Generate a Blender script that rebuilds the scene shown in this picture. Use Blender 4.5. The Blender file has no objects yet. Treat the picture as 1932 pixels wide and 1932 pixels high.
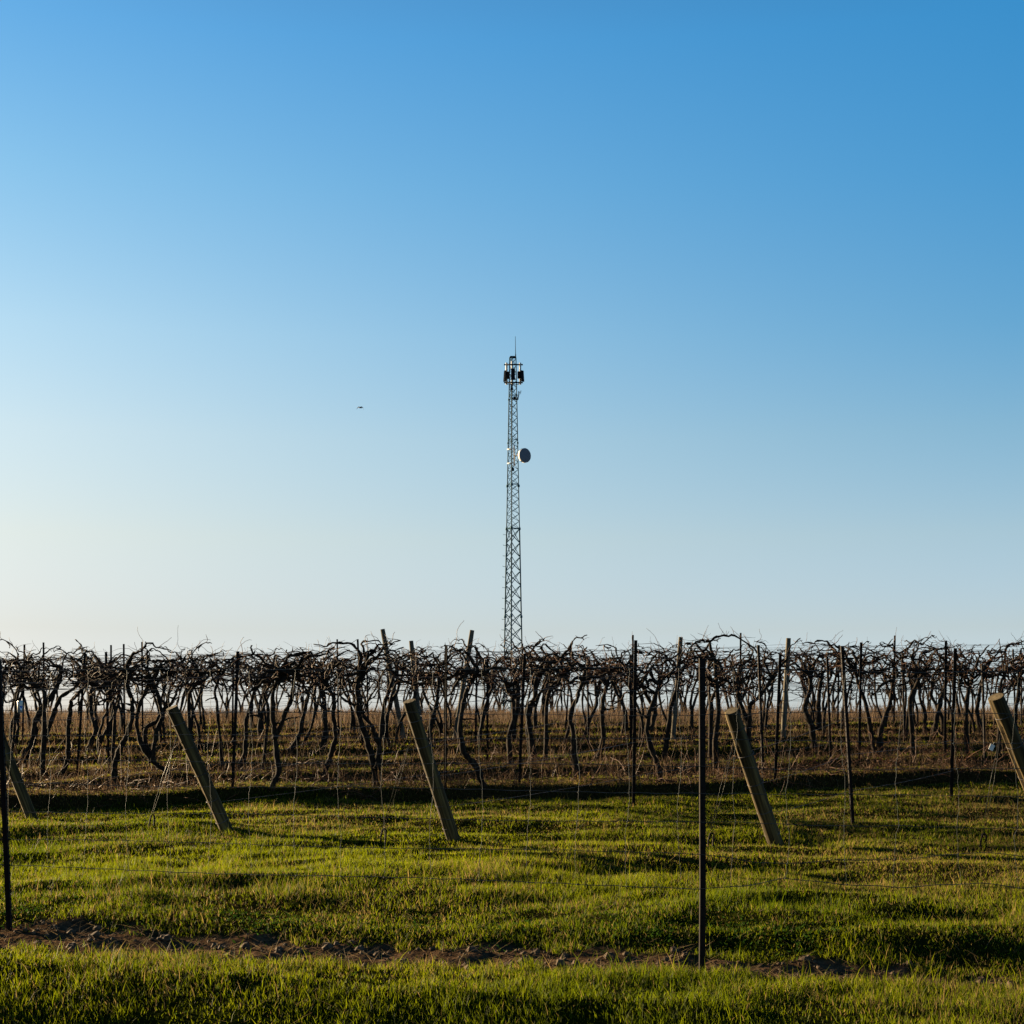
import bpy, math, random
import numpy as np
from mathutils import Vector, Matrix
R = math.radians
S = bpy.context.scene
C = S.collection
F = 2820.0; EYE = 1.43; HX = 966.0; HY = 1345.0     # focal length / eye height / principal column / horizon row (1932 px frame)
rng = np.random.default_rng(7); rnd = random.Random(11)

# ------------------------------------------------------------------ terrain
def vnoise(x, y, sc, seed=0):
    x = np.asarray(x, float) / sc + seed * 17.3; y = np.asarray(y, float) / sc + seed * 9.7
    xi = np.floor(x).astype(np.int64); yi = np.floor(y).astype(np.int64); fx = x - xi; fy = y - yi
    fx = fx * fx * (3 - 2 * fx); fy = fy * fy * (3 - 2 * fy)
    def h(a, b):
        n = (a * 374761393 + b * 668265263 + seed * 1442695) & 0x7fffffff
        n = ((n ^ (n >> 13)) * 1274126177) & 0x7fffffff
        return ((n ^ (n >> 16)) & 0xffff) / 65535.0
    return (h(xi, yi) * (1 - fx) + h(xi + 1, yi) * fx) * (1 - fy) + (h(xi, yi + 1) * (1 - fx) + h(xi + 1, yi + 1) * fx) * fy
def sm(a, b, t):
    t = np.clip((t - a) / (b - a), 0, 1); return t * t * (3 - 2 * t)
def sval(x, y): return y + 0.368 * np.clip(x, -40, 40)
def rval(x, y): return y - 0.15 * x
ROW0, DROW, NROW = 20.2, 2.8, 19
PS = [-40, 5.0, 6.4, 7.05, 7.55, 9.0, 12, 16, 20, 24, 30, 38, 46, 55, 80, 150, 400, 2000]
PZ = [-1.6, -1.2, -.50, -.13, 0, 0, .12, .22, .32, .47, .74, 1.04, 1.20, 1.18, .85, .3, 0, -1]
def strip_c(x): return 8.78 + .13 * np.clip(x, -4, 4) * (np.asarray(x) < 0) + .08 * np.clip(x, 0, 5)
def strip_mask(x, y):                      # bare earth under the wire fence
    s = sval(x, y); w = np.interp(x, [-6, -3, 0, 1.6, 2.6, 6], [.50, .43, .36, .27, .17, .13])
    n = (vnoise(x, y, .45, 3) - .5) * .20 + (vnoise(x, y, .13, 4) - .5) * .34
    return 1 - sm(w * .75, w * 1.15, np.abs(s - strip_c(x)) + n)
def ground(x, y):
    x = np.asarray(x, float); y = np.asarray(y, float)
    s = sval(x, y); z = np.interp(s, PS, PZ); c = strip_c(x)
    near = 1 - sm(40, 60, y)
    z = z - .03 * np.exp(-((s - c) / .5) ** 2)
    z = z + .05 * sm(c + .25, c + .75, s + (vnoise(x, y, .8, 6) - .5) * .5) * (1 - sm(c + 1.5, c + 4, s))
    r = rval(x, y) + (vnoise(x, y, 1.1, 8) - .5) * .25
    k = np.clip(np.floor((r - ROW0 + .75) / DROW), 0, NROW - 1); q = r - (ROW0 + k * DROW)
    mound = sm(-.62, -.40, q) * (1 - sm(.2, 1.6, q)) * (r > ROW0 - .75)
    z = z + mound * np.where(k == 0, .165, .15) * near
    amp = (1 - sm(24, 40, y)) * (.6 + .4 * sm(9, 10, s))
    z = z + amp * (.062 * (vnoise(x * .7, y, .75, 1) - .5) + .034 * (vnoise(x * .8, y, .33, 2) - .5) + .12 * (vnoise(x, y, 2.1, 5) - .5))
    z = z + .08 * (vnoise(x * .45, y * 1.25, .5, 16) - .5) * sm(11.5, 13, s) * (1 - sm(17.5, 19, r)) + .055 * (vnoise(x * .5, y * 1.1, .42, 17) - .5) * sm(9.3, 9.8, s) * (1 - sm(12, 13, s))
    z = z + .11 * (vnoise(x * .8, y * 1.3, .6, 15) - .5) * sm(.6, 1.6, x) * sm(9.2, 9.7, s) * (1 - sm(11, 12, s))
    z = z + near * .015 * (vnoise(x, y, .12, 9) - .5)
    m = strip_mask(x, y)
    z = z + m * (.03 * (vnoise(x, y, .13, 10) - .5) + .03 * (vnoise(x, y, .055, 11) - .5))
    return z
def gz(x, y): return float(ground(x, y))
def at(px, py, d): return Vector(((px - HX) * d / F, d, EYE - (py - HY) * d / F))
def hit(px, py, dmax=60):                  # where a sight line meets the ground
    d = 6.5
    dd = np.arange(6.5, dmax, .03); X = (px - HX) * dd / F; Z = EYE - (py - HY) * dd / F
    ok = np.nonzero(Z <= ground(X, dd))[0]
    return float(dd[ok[0]]) if len(ok) else dmax * .7

# ------------------------------------------------------------------ materials
def new_mat(name, col=(.5, .5, .5), rough=.7, metal=0.0, spec=.12):
    m = bpy.data.materials.new(name); m.use_nodes = True; b = m.node_tree.nodes['Principled BSDF']
    b.inputs['Base Color'].default_value = (*col, 1); b.inputs['Roughness'].default_value = rough; b.inputs['Metallic'].default_value = metal
    b.inputs['Specular IOR Level'].default_value = spec
    return m
def noisy(name, c1, c2, scale=8, rough=.8, stretch=(1, 1, 1), bump=.3, metal=0, c3=None, det=6, dist=.01):
    m = new_mat(name, c1, rough, metal); nt = m.node_tree; N = nt.nodes; L = nt.links; b = N['Principled BSDF']
    tc = N.new('ShaderNodeTexCoord'); mp = N.new('ShaderNodeMapping'); mp.inputs['Scale'].default_value = stretch
    L.new(tc.outputs['Object'], mp.inputs[0]); no = N.new('ShaderNodeTexNoise'); no.inputs['Scale'].default_value = scale; no.inputs['Detail'].default_value = det
    L.new(mp.outputs[0], no.inputs['Vector']); cr = N.new('ShaderNodeValToRGB')
    cr.color_ramp.elements[0].position = .32; cr.color_ramp.elements[0].color = (*c1, 1)
    cr.color_ramp.elements[1].position = .68; cr.color_ramp.elements[1].color = (*c2, 1)
    if c3: e = cr.color_ramp.elements.new(.5); e.color = (*c3, 1)
    L.new(no.outputs[0], cr.inputs[0]); L.new(cr.outputs[0], b.inputs['Base Color'])
    if bump:
        bp = N.new('ShaderNodeBump'); bp.inputs['Strength'].default_value = bump; bp.inputs['Distance'].default_value = dist
        L.new(no.outputs[0], bp.inputs['Height']); L.new(bp.outputs[0], b.inputs['Normal'])
    return m
def leafy(name, trans=.5, rough=.6, spec=.06):     # thin blades: colour attribute, light passes through
    m = new_mat(name, (.1, .2, .03), rough); nt = m.node_tree; N = nt.nodes; L = nt.links; b = N['Principled BSDF']
    a = N.new('ShaderNodeAttribute'); a.attribute_name = 'col'; L.new(a.outputs['Color'], b.inputs['Base Color'])
    b.inputs['Specular IOR Level'].default_value = spec
    t = N.new('ShaderNodeBsdfTranslucent'); L.new(a.outputs['Color'], t.inputs[0])
    mx = N.new('ShaderNodeMixShader'); mx.inputs[0].default_value = trans
    L.new(b.outputs[0], mx.inputs[1]); L.new(t.outputs[0], mx.inputs[2]); L.new(mx.outputs[0], N['Material Output'].inputs[0])
    return m
M = {}
M['bark'] = noisy('bark', (.005, .0035, .002), (.038, .024, .013), 34, .95, (1, 1, .3), 1.0, c3=(.012, .008, .0055))
M['cane'] = noisy('cane', (.020, .008, .004), (.115, .048, .020), 14, .6, (1, 1, 1), .2)
M['steel'] = noisy('post_steel', (.004, .003, .0025), (.012, .006, .004), 25, .8, (1, 1, .4), .3)
M['galv'] = noisy('galvanised', (.022, .023, .020), (.045, .045, .040), 12, .5, (1, 1, 1), .0, .6)
M['wirem'] = noisy('wire_metal', (.010, .014, .016), (.024, .032, .036), 9, .6, (1, 1, 1), .0, .1)
M['rustwire'] = noisy('old_wire', (.035, .03, .03), (.11, .10, .10), 9, .7, (1, 1, 1), .0, .0)
M['tower'] = noisy('tower_steel', (.008, .050, .070), (.016, .080, .115), 3, .7, (1, 1, 1), .0, .0)
M['white'] = noisy('white_paint', (.50, .48, .43), (.58, .56, .51), 4, .5, (1, 1, 1), .0)
M['dark'] = noisy('dark_plastic', (.006, .007, .010), (.012, .014, .018), 5, .95, (1, 1, 1), .0); M['dark'].node_tree.nodes['Principled BSDF'].inputs['Specular IOR Level'].default_value = .01
M['radome'] = noisy('radome', (.085, .10, .125), (.10, .12, .145), 2, .7, (1, 1, 1), .0)
def wood_mat():
    m = noisy('weathered_wood', (.018, .012, .005), (.16, .112, .042), 9, .85, (1.6, 1.6, .10), .7, c3=(.055, .038, .015), det=9, dist=.012)
    nt = m.node_tree; N = nt.nodes; L = nt.links; b = N['Principled BSDF']; src = b.inputs['Base Color'].links[0].from_socket
    tc = N.new('ShaderNodeTexCoord'); mp = N.new('ShaderNodeMapping'); mp.inputs['Scale'].default_value = (26, 26, 1.1)
    n2 = N.new('ShaderNodeTexNoise'); n2.inputs['Scale'].default_value = 2.2; n2.inputs['Detail'].default_value = 5
    L.new(tc.outputs['Object'], mp.inputs[0]); L.new(mp.outputs[0], n2.inputs['Vector'])
    cr = N.new('ShaderNodeValToRGB'); cr.color_ramp.elements[0].position = .40; cr.color_ramp.elements[0].color = (.22, .2, .17, 1)
    cr.color_ramp.elements[1].position = .56; cr.color_ramp.elements[1].color = (1, 1, 1, 1)
    L.new(n2.outputs[0], cr.inputs[0]); mx = N.new('ShaderNodeMix'); mx.data_type = 'RGBA'; mx.blend_type = 'MULTIPLY'; mx.inputs[0].default_value = .65
    L.new(src, mx.inputs[6]); L.new(cr.outputs[0], mx.inputs[7]); L.new(mx.outputs[2], b.inputs['Base Color'])
    return m
M['wood'] = wood_mat()
M['endgrain'] = noisy('end_grain', (.036, .027, .014), (.10, .075, .04), 22, .9, (1, 1, 1), .5)
M['greywood'] = noisy('grey_wood', (.04, .034, .024), (.11, .095, .07), 7, .9, (3, 3, .25), .6)
M['grass'] = leafy('grass_blades', .58)
M['straw'] = leafy('dry_grass_blades', .4, .7, .05)
M['weed'] = leafy('weed_leaves', .4, .7, .0)
def ground_mat():
    m = new_mat('soil_and_turf', (.05, .04, .02), .95); nt = m.node_tree; N = nt.nodes; L = nt.links; b = N['Principled BSDF']
    b.inputs['Specular IOR Level'].default_value = 0
    a = N.new('ShaderNodeAttribute'); a.attribute_name = 'col'
    tc = N.new('ShaderNodeTexCoord'); no = N.new('ShaderNodeTexNoise'); no.inputs['Scale'].default_value = 22; no.inputs['Detail'].default_value = 8
    L.new(tc.outputs['Object'], no.inputs['Vector']); cr = N.new('ShaderNodeValToRGB')
    cr.color_ramp.elements[0].position = .3; cr.color_ramp.elements[0].color = (.5, .48, .45, 1)
    cr.color_ramp.elements[1].position = .7; cr.color_ramp.elements[1].color = (1.45, 1.4, 1.3, 1)
    L.new(no.outputs[0], cr.inputs[0]); mx = N.new('ShaderNodeMix'); mx.data_type = 'RGBA'; mx.blend_type = 'MULTIPLY'; mx.inputs[0].default_value = 1
    L.new(a.outputs['Color'], mx.inputs[6]); L.new(cr.outputs[0], mx.inputs[7]); L.new(mx.outputs[2], b.inputs['Base Color'])
    bp = N.new('ShaderNodeBump'); bp.inputs['Strength'].default_value = .7; bp.inputs['Distance'].default_value = .03
    L.new(no.outputs[0], bp.inputs['Height']); L.new(bp.outputs[0], b.inputs['Normal'])
    return m
M['ground'] = ground_mat()

# ------------------------------------------------------------------ mesh helpers
class MB:
    def __init__(s): s.v = []; s.f = []; s.n = 0; s.mi = []
    def add(s, V, Fc, mi=0):
        s.v.append(np.asarray(V, float)); s.f += [tuple(i + s.n for i in f) for f in Fc]; s.mi += [mi] * len(Fc); s.n += len(V)
    def tube(s, pts, rad, k=6, mi=0, cap=True):
        P = np.asarray([tuple(p) for p in pts], float); n = len(P)
        rad = np.full(n, rad, float) if np.isscalar(rad) else np.asarray(rad, float)
        T = np.gradient(P, axis=0); T /= np.linalg.norm(T, axis=1)[:, None] + 1e-12
        ref = np.array([0, 0, 1.]) if abs(T[0][2]) < .8 else np.array([0, 1., 0])
        a = np.linspace(0, 2 * np.pi, k, endpoint=False); ca, sa = np.cos(a), np.sin(a); V = np.zeros((n, k, 3))
        u = np.cross(ref, T[0])
        for i in range(n):
            u = u - T[i] * (u @ T[i]); u /= np.linalg.norm(u) + 1e-12; w = np.cross(T[i], u)
            V[i] = P[i] + rad[i] * (ca[:, None] * u + sa[:, None] * w)
        Fc = [(i * k + j, i * k + (j + 1) % k, (i + 1) * k + (j + 1) % k, (i + 1) * k + j) for i in range(n - 1) for j in range(k)]
        if cap: Fc += [tuple(range(k - 1, -1, -1)), tuple((n - 1) * k + j for j in range(k))]
        s.add(V.reshape(-1, 3), Fc, mi)
    def box(s, c, sz, rot=None, mi=0):
        x, y, z = [q / 2 for q in sz]
        V = [Vector(p) for p in ((-x, -y, -z), (x, -y, -z), (x, y, -z), (-x, y, -z), (-x, -y, z), (x, -y, z), (x, y, z), (-x, y, z))]
        if rot is not None: V = [rot @ p for p in V]
        s.add([tuple(p + Vector(c)) for p in V], [(0, 3, 2, 1), (4, 5, 6, 7), (0, 1, 5, 4), (1, 2, 6, 5), (2, 3, 7, 6), (3, 0, 4, 7)], mi)
    def build(s, name, mats, parent=None, smooth=True, loc=None):
        me = bpy.data.meshes.new(name); V = np.concatenate(s.v)
        if loc is not None: V = V - np.array(tuple(loc))
        me.from_pydata(V.tolist(), [], s.f)
        for m in (mats if isinstance(mats, (list, tuple)) else [mats]): me.materials.append(m)
        me.polygons.foreach_set('material_index', s.mi); me.polygons.foreach_set('use_smooth', [smooth] * len(s.f)); me.update()
        o = bpy.data.objects.new(name, me); C.objects.link(o); o.parent = parent
        if loc is not None: o.location = loc
        return o
def tag(o, label=None, cat=None, group=None, kind=None):
    if label: o['label'] = label
    if cat: o['category'] = cat
    if group: o['group'] = group
    if kind: o['kind'] = kind
    return o
def empty(name, loc=(0, 0, 0)):
    o = bpy.data.objects.new(name, None); o.empty_display_size = .2; C.objects.link(o); o.location = loc; return o
ORD = ['first', 'second', 'third', 'fourth', 'fifth', 'sixth', 'seventh', 'eighth', 'ninth', 'tenth', 'eleventh', 'twelfth', 'thirteenth', 'fourteenth', 'fifteenth',
       'sixteenth', 'seventeenth', 'eighteenth', 'nineteenth', 'twentieth', 'twenty-first', 'twenty-second', 'twenty-third', 'twenty-fourth', 'twenty-fifth', 'twenty-sixth',
       'twenty-seventh', 'twenty-eighth', 'twenty-ninth', 'thirtieth', 'thirty-first', 'thirty-second', 'thirty-third', 'thirty-fourth', 'thirty-fifth', 'thirty-sixth',
       'thirty-seventh', 'thirty-eighth', 'thirty-ninth', 'fortieth', 'forty-first', 'forty-second', 'forty-third', 'forty-fourth', 'forty-fifth']
def bigmesh(name, V, quads, tris, col, mat, label, cat, kind):
    me = bpy.data.meshes.new(name); nq, ntr = len(quads), len(tris)
    me.vertices.add(len(V)); me.vertices.foreach_set('co', V.astype(np.float32).ravel())
    loops = np.concatenate([quads.ravel(), tris.ravel()]) if ntr else quads.ravel()
    me.loops.add(len(loops)); me.loops.foreach_set('vertex_index', loops.astype(np.int32))
    st = np.concatenate([np.arange(nq) * 4, nq * 4 + np.arange(ntr) * 3]); me.polygons.add(nq + ntr)
    me.polygons.foreach_set('loop_start', st.astype(np.int32))
    me.update(calc_edges=True); me.validate()
    at_ = me.attributes.new('col', 'FLOAT_COLOR', 'POINT'); c4 = np.ones((len(V), 4), np.float32); c4[:, :3] = col; at_.data.foreach_set('color', c4.ravel())
    me.polygons.foreach_set('use_smooth', [True] * (nq + ntr)); me.materials.append(mat)
    o = bpy.data.objects.new(name, me); C.objects.link(o); tag(o, label, cat, None, kind); return o

# ------------------------------------------------------------------ the ground, one sheet
def axis(parts):
    out = []
    for a, b, st in parts: out += list(np.arange(a, b - 1e-9, st))
    return np.array(out + [parts[-1][1]])
gy = axis([(-60, -10, 10), (-10, 5, 1), (5, 12, .05), (12, 24, .07), (24, 50, .2), (50, 100, 2), (100, 400, 25), (400, 3000, 400)])
gx = axis([(-2000, -200, 300), (-200, -40, 16), (-40, -9, .8), (-9, 10, .07), (10, 40, .8), (40, 200, 16), (200, 2000, 300)])
GX, GY = np.meshgrid(gx, gy); GZ = ground(GX, GY)
nx, ny = len(gx), len(gy); V = np.stack([GX.ravel(), GY.ravel(), GZ.ravel()], 1)
i, j = np.meshgrid(np.arange(nx - 1), np.arange(ny - 1)); b0 = (j * nx + i).ravel(); Q = np.stack([b0, b0 + 1, b0 + nx + 1, b0 + nx], 1)
def dryness(x, y):                         # 0 lush green, 1 straw
    s = sval(x, y); r = rval(x, y)
    d = .05 + .24 * sm(11.5, 15, s) - .12 * sm(20, 22, r) + (vnoise(x, y, .9, 21) - .5) * .55 + (vnoise(x, y, 2.6, 22) - .5) * .55
    d = d + .25 * sm(1, 3.5, x) * sm(11, 12.5, s) * (1 - sm(19, 21, y)) + .10 * (s < 8.2)
    q = (r - ROW0 + .6) / DROW; q = (q - np.floor(q)) * DROW
    inrow = (r > ROW0 - .65) * (q < .85)
    return np.clip(d + .6 * inrow, 0, 1), inrow
D_, IR = dryness(V[:, 0], V[:, 1]); sm_ = strip_mask(V[:, 0], V[:, 1])[:, None]
gc = np.array([.010, .014, .002]) * (1 - D_[:, None]) + np.array([.022, .015, .006]) * D_[:, None]
soil = np.array([.075, .047, .029]) * (.5 + .6 * vnoise(V[:, 0], V[:, 1], .09, 31))[:, None]
gc = gc * (1 - sm_) + soil * sm_
far = sm(60, 110, V[:, 1])[:, None]; gc = gc * (1 - far) + np.array([.07, .05, .03]) * far
g = bigmesh('ground', V, Q, np.zeros((0, 3), int), gc, M['ground'], 'gently rising vineyard ground of turf and bare soil', 'ground', 'structure')

# ------------------------------------------------------------------ grass
def blades(x, y, h, w, lean, col, sink=.01, curl=.35, lind=None):
    n = len(x); z = ground(x, y) - sink
    th = rng.uniform(0, 2 * np.pi, n); la = rng.uniform(0, 2 * np.pi, n) if lind is None else lind
    cx, sx = np.cos(th) * w / 2, np.sin(th) * w / 2; lx, ly = np.cos(la), np.sin(la)
    V = np.zeros((n, 5, 3)); m = .55
    V[:, 0] = np.stack([x - cx, y - sx, z], 1); V[:, 1] = np.stack([x + cx, y + sx, z], 1)
    ox, oy = lx * lean * h * m, ly * lean * h * m; hz = z + h * m * np.sqrt(np.clip(1 - lean ** 2, .1, 1))
    V[:, 2] = np.stack([x + ox + cx * .75, y + oy + sx * .75, hz], 1); V[:, 3] = np.stack([x + ox - cx * .75, y + oy - sx * .75, hz], 1)
    l2 = np.clip(lean + curl * rng.uniform(.2, 1, n), 0, .97); ox2, oy2 = ox + lx * l2 * h * (1 - m), oy + ly * l2 * h * (1 - m)
    V[:, 4] = np.stack([x + ox2, y + oy2, hz + h * (1 - m) * np.sqrt(1 - l2 ** 2)], 1)
    b = np.arange(n) * 5; Q = np.stack([b, b + 1, b + 2, b + 3], 1); T = np.stack([b + 3, b + 2, b + 4], 1)
    return V.reshape(-1, 3), Q, T, np.repeat(col, 5, 0)
def scatter(d0, d1, dens, mx=1.0):
    n = int(dens * (d1 - d0) * ((d0 + d1) * .343 + 2 * mx)); d = rng.uniform(d0, d1, n * 2); wmax = d1 * .343 + mx
    x = rng.uniform(-wmax, wmax, n * 2); k = np.abs(x) < d * .343 + mx; return x[k][:n], d[k][:n]
def grasscol(x, y, n):
    dr, ir = dryness(x, y); u = rng.uniform(0, 1, n)
    straw = u < np.clip(dr * .75 + .04, 0, .95)
    g1 = np.array([.122, .138, .0028]); g2 = np.array([.032, .058, .002]); t = rng.uniform(0, 1, n)[:, None]
    pn = vnoise(x, y, 1.3, 25)[:, None]; t = np.clip(t * .6 + pn * .6 - .1, 0, 1)
    c = g1 * t + g2 * (1 - t); c = c + np.array([.03, .012, 0]) * rng.uniform(0, 1, n)[:, None] * .6
    s_ = (np.array([.17, .118, .038]) * rng.uniform(.5, 1.15, n)[:, None]); c[straw] = s_[straw]
    return c, straw, dr
parts = []
for d0, d1, dens, w in ((5.6, 7.6, 6000, .0046), (7.6, 9.6, 6000, .0046), (9.6, 12.5, 4400, .005), (12.5, 16, 3200, .006), (16, 20.5, 2200, .007), (20.5, 27, 1100, .009), (27, 46, 330, .013)):
    x, y = scatter(d0, d1, dens); mk = strip_mask(x, y); keep = rng.uniform(0, 1, len(x)) > mk * 1.02
    tuft = vnoise(x, y, .22, 41) * .6 + vnoise(x, y, .6, 42) * .6
    keep &= rng.uniform(0, 1, len(x)) < np.clip(tuft * 1.8, .5, 1)
    x, y, tuft = x[keep], y[keep], tuft[keep]; n = len(x); c, st, dr = grasscol(x, y, n); s = sval(x, y)
    lush = 1 - sm(11.5, 14, s)
    h = (.022 + .012 * lush + .045 * (tuft - .38).clip(0) * (1 + .7 * lush)) * rng.uniform(.45, 1.5, n)
    h *= 1 - .22 * (s < 8)
    bank = (np.abs(s - strip_c(x) - .75) < .45); h[bank] *= .6
    h *= 1 + 1.2 * (rng.uniform(0, 1, n) < .03)
    parts.append(blades(x, y, h, w * rng.uniform(.7, 1.3, n), rng.uniform(.05, .6, n), c))
def merge(parts):
    Vs, Qs, Ts, Cs = [], [], [], []; o = 0
    for v, q, t, c in parts: Vs.append(v); Qs.append(q + o); Ts.append(t + o); Cs.append(c); o += len(v)
    return np.concatenate(Vs), np.concatenate(Qs), np.concatenate(Ts), np.concatenate(Cs)
bigmesh('grass', *merge(parts), M['grass'], 'short bright green grass lit from behind, covering the foreground', 'grass', 'stuff')
# dry stems standing in the vine rows
parts = []
for d0, d1, dens, w in ((16, 24, 360, .005), (24, 32, 220, .007), (32, 46, 140, .011), (46, 62, 60, .02)):
    x, y = scatter(d0, d1, dens, 1.5); r = rval(x, y); q = (r - ROW0 + .5) / DROW; qq = (q - np.floor(q)) * DROW
    clump = vnoise(x, y, .5, 51) * .8 + vnoise(x, y, 1.7, 52) * .7 - .25
    keep = (r > ROW0 - .5) & ((qq < .8) | (rng.uniform(0, 1, len(x)) < .04)) & (rng.uniform(0, 1, len(x)) < clump * 1.5)
    x, y, clump = x[keep], y[keep], clump[keep]; n = len(x)
    h = rng.uniform(.06, .27, n) * (.55 + clump * .8); h *= 1 + .8 * (rng.uniform(0, 1, n) < .06)
    h *= np.where(r[keep] > ROW0 + 1.5, .72, 1.0) * np.where(y > 36, 1.7, 1)
    c = np.array([.15, .095, .055]) * rng.uniform(.12, 1.3, n)[:, None]
    parts.append(blades(x, y, h, w * rng.uniform(.6, 1.3, n), rng.uniform(0, .7, n), c, curl=.5))
    m = n // 2; ang = rng.normal(0, .7, m)
    parts.append(blades(x[:m] + .1, y[:m], rng.uniform(.12, .35, m), w * rng.uniform(.6, 1.1, m), rng.uniform(.75, .95, m), c[:m] * .9, curl=.1))
x, y = scatter(17, 32, 16, 1.5); r = rval(x, y); q = (r - ROW0 + .5) / DROW; qq = (q - np.floor(q)) * DROW; k = (r > ROW0 - .55) & (qq < .9) & (vnoise(x, y, .8, 55) > .45); x, y = x[k], y[k]; n = len(x)
parts.append(blades(x, y, rng.uniform(.2, .5, n), rng.uniform(.005, .009, n), rng.uniform(.05, .6, n), np.array([.13, .09, .055]) * rng.uniform(.3, 1.2, n)[:, None], curl=.25))
x, y = scatter(36, 60, 105, 3); k = vnoise(x, y, 1.6, 56) > .30; x, y = x[k], y[k]; n = len(x)   # tall wispy weeds on the crest
parts.append(blades(x, y, rng.uniform(.12, .6, n) * (.25 + vnoise(x, y, .9, 57)), rng.uniform(.008, .016, n), rng.uniform(.0, .5, n), np.array([.13, .088, .055]) * rng.uniform(.35, 1.2, n)[:, None], curl=.4))
bigmesh('dry_grass', *merge(parts), M['straw'], 'tall brown dead grass and weed stems standing under the vines', 'dry grass', 'stuff')
# low leafy weeds along the edge of the bare strip
x, y = scatter(8.2, 11.2, 1500); s = sval(x, y); dd = np.abs(s - strip_c(x) - .68); k = (rng.uniform(0, 1, len(x)) < np.exp(-(dd / .3) ** 2) * (vnoise(x, y, .3, 61) > .42) * np.where(x > -3.4, 1, .5)); x, y = x[k], y[k]; n = len(x)
bigmesh('weeds', *merge([blades(x, y, rng.uniform(.025, .05, n), rng.uniform(.012, .022, n), rng.uniform(.5, .9, n), np.array([.02, .045, .006]) * rng.uniform(.6, 1.4, n)[:, None])]),
        M['weed'], 'low dark green clover-like weeds edging the bare soil', 'weeds', 'stuff')
x, y = scatter(6.5, 20, 500); k = (strip_mask(x, y) < .3) & (vnoise(x, y, .35, 63) > .60); x, y = x[k], y[k]; n = len(x)
bigmesh('broadleaf_weeds', *merge([blades(x, y, rng.uniform(.02, .045, n), rng.uniform(.010, .022, n), rng.uniform(.6, .95, n), np.array([.030, .055, .006]) * rng.uniform(.5, 1.5, n)[:, None])]),
        M['weed'], 'small flat broadleaf weeds mixed through the lawn', 'weeds', 'stuff')
x, y = scatter(7.3, 21, 260); k = rng.uniform(0, 1, len(x)) < np.where(strip_mask(x, y) > .3, 1, .22); x, y = x[k], y[k]; n = len(x)
bigmesh('straw_litter', *merge([blades(x, y, rng.uniform(.04, .16, n), rng.uniform(.002, .005, n), rng.uniform(.85, .985, n), np.array([.17, .12, .06]) * rng.uniform(.4, 1.2, n)[:, None], sink=-.004, curl=.05)]),
        M['straw'], 'scattered pale dead stalks lying on the lawn and bare soil', 'dead stalks', 'stuff')
# clods
mb = MB()
for _ in range(2600):
    y_ = rnd.uniform(7.4, 10.4); x_ = rnd.uniform(-3.9, 3.2)
    if float(strip_mask(x_, y_)) < .5: continue
    r_ = rnd.choice([.006, .009, .009, .013, .013, .02, .032]) * rnd.uniform(.7, 1.3); nseg = 6; V_ = []
    for a in range(3):
        ph = -1.1 + a * 1.1
        for b in range(nseg):
            th = b * 2 * math.pi / nseg; q = r_ * rnd.uniform(.65, 1.25); V_.append((x_ + q * math.cos(ph) * math.cos(th), y_ + q * math.cos(ph) * math.sin(th), gz(x_, y_) + r_ * .3 + q * .7 * math.sin(ph)))
    Fc = [(a * nseg + b, a * nseg + (b + 1) % nseg, (a + 1) * nseg + (b + 1) % nseg, (a + 1) * nseg + b) for a in range(2) for b in range(nseg)] + [tuple(2 * nseg + b for b in range(nseg))]
    mb.add(V_, Fc)
M['clod'] = noisy('clod_soil', (.03, .019, .011), (.10, .066, .040), 40, .95, (1, 1, 1), .5)
tag(mb.build('soil_clods', M['clod'], smooth=False), 'crumbly brown clods lying on the bare strip under the fence', 'soil', kind='stuff')

# ------------------------------------------------------------------ steel T-posts
def tpost(name, base, top, fl=.035, studs=True, parent=None, yaw=0.0, loc0=None):
    L_ = (top - base).length; mb = MB(); w = fl / 2; t = .004; dpt = fl * .95
    prof = [(-w, 0), (w, 0), (w, t), (t / 2 + .001, t), (t / 2 + .001, dpt), (-t / 2 - .001, dpt), (-t / 2 - .001, t), (-w, t)]
    n = len(prof); zs = [-.12, L_ * .3, L_ * .6, L_]; V_ = []
    for z in zs:
        bx = .006 * math.sin(z * 2.1 + yaw * 7); V_ += [(p[0] + bx, p[1], z) for p in prof]
    Fc = [(i_ * n + j_, i_ * n + (j_ + 1) % n, (i_ + 1) * n + (j_ + 1) % n, (i_ + 1) * n + j_) for i_ in range(len(zs) - 1) for j_ in range(n)]
    Fc += [(24, 25, 26, 31)[::1], (26, 27, 30, 31), (27, 28, 29, 30)]
    mb.add(V_, Fc)
    if studs:
        z = .12
        while z < L_ - .03:
            mb.box((.006 * math.sin(z * 2.1 + yaw * 7), -.003, z), (.010, .006, .012)); z += .055
    o = mb.build(name, M['steel'], parent, smooth=False)
    q = (top - base).to_track_quat('Z', 'Y'); o.rotation_mode = 'QUATERNION'; from mathutils import Quaternion
    o.rotation_quaternion = q @ Quaternion((0, 0, 1), yaw); o.location = base - (loc0 or Vector()); return o

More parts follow.
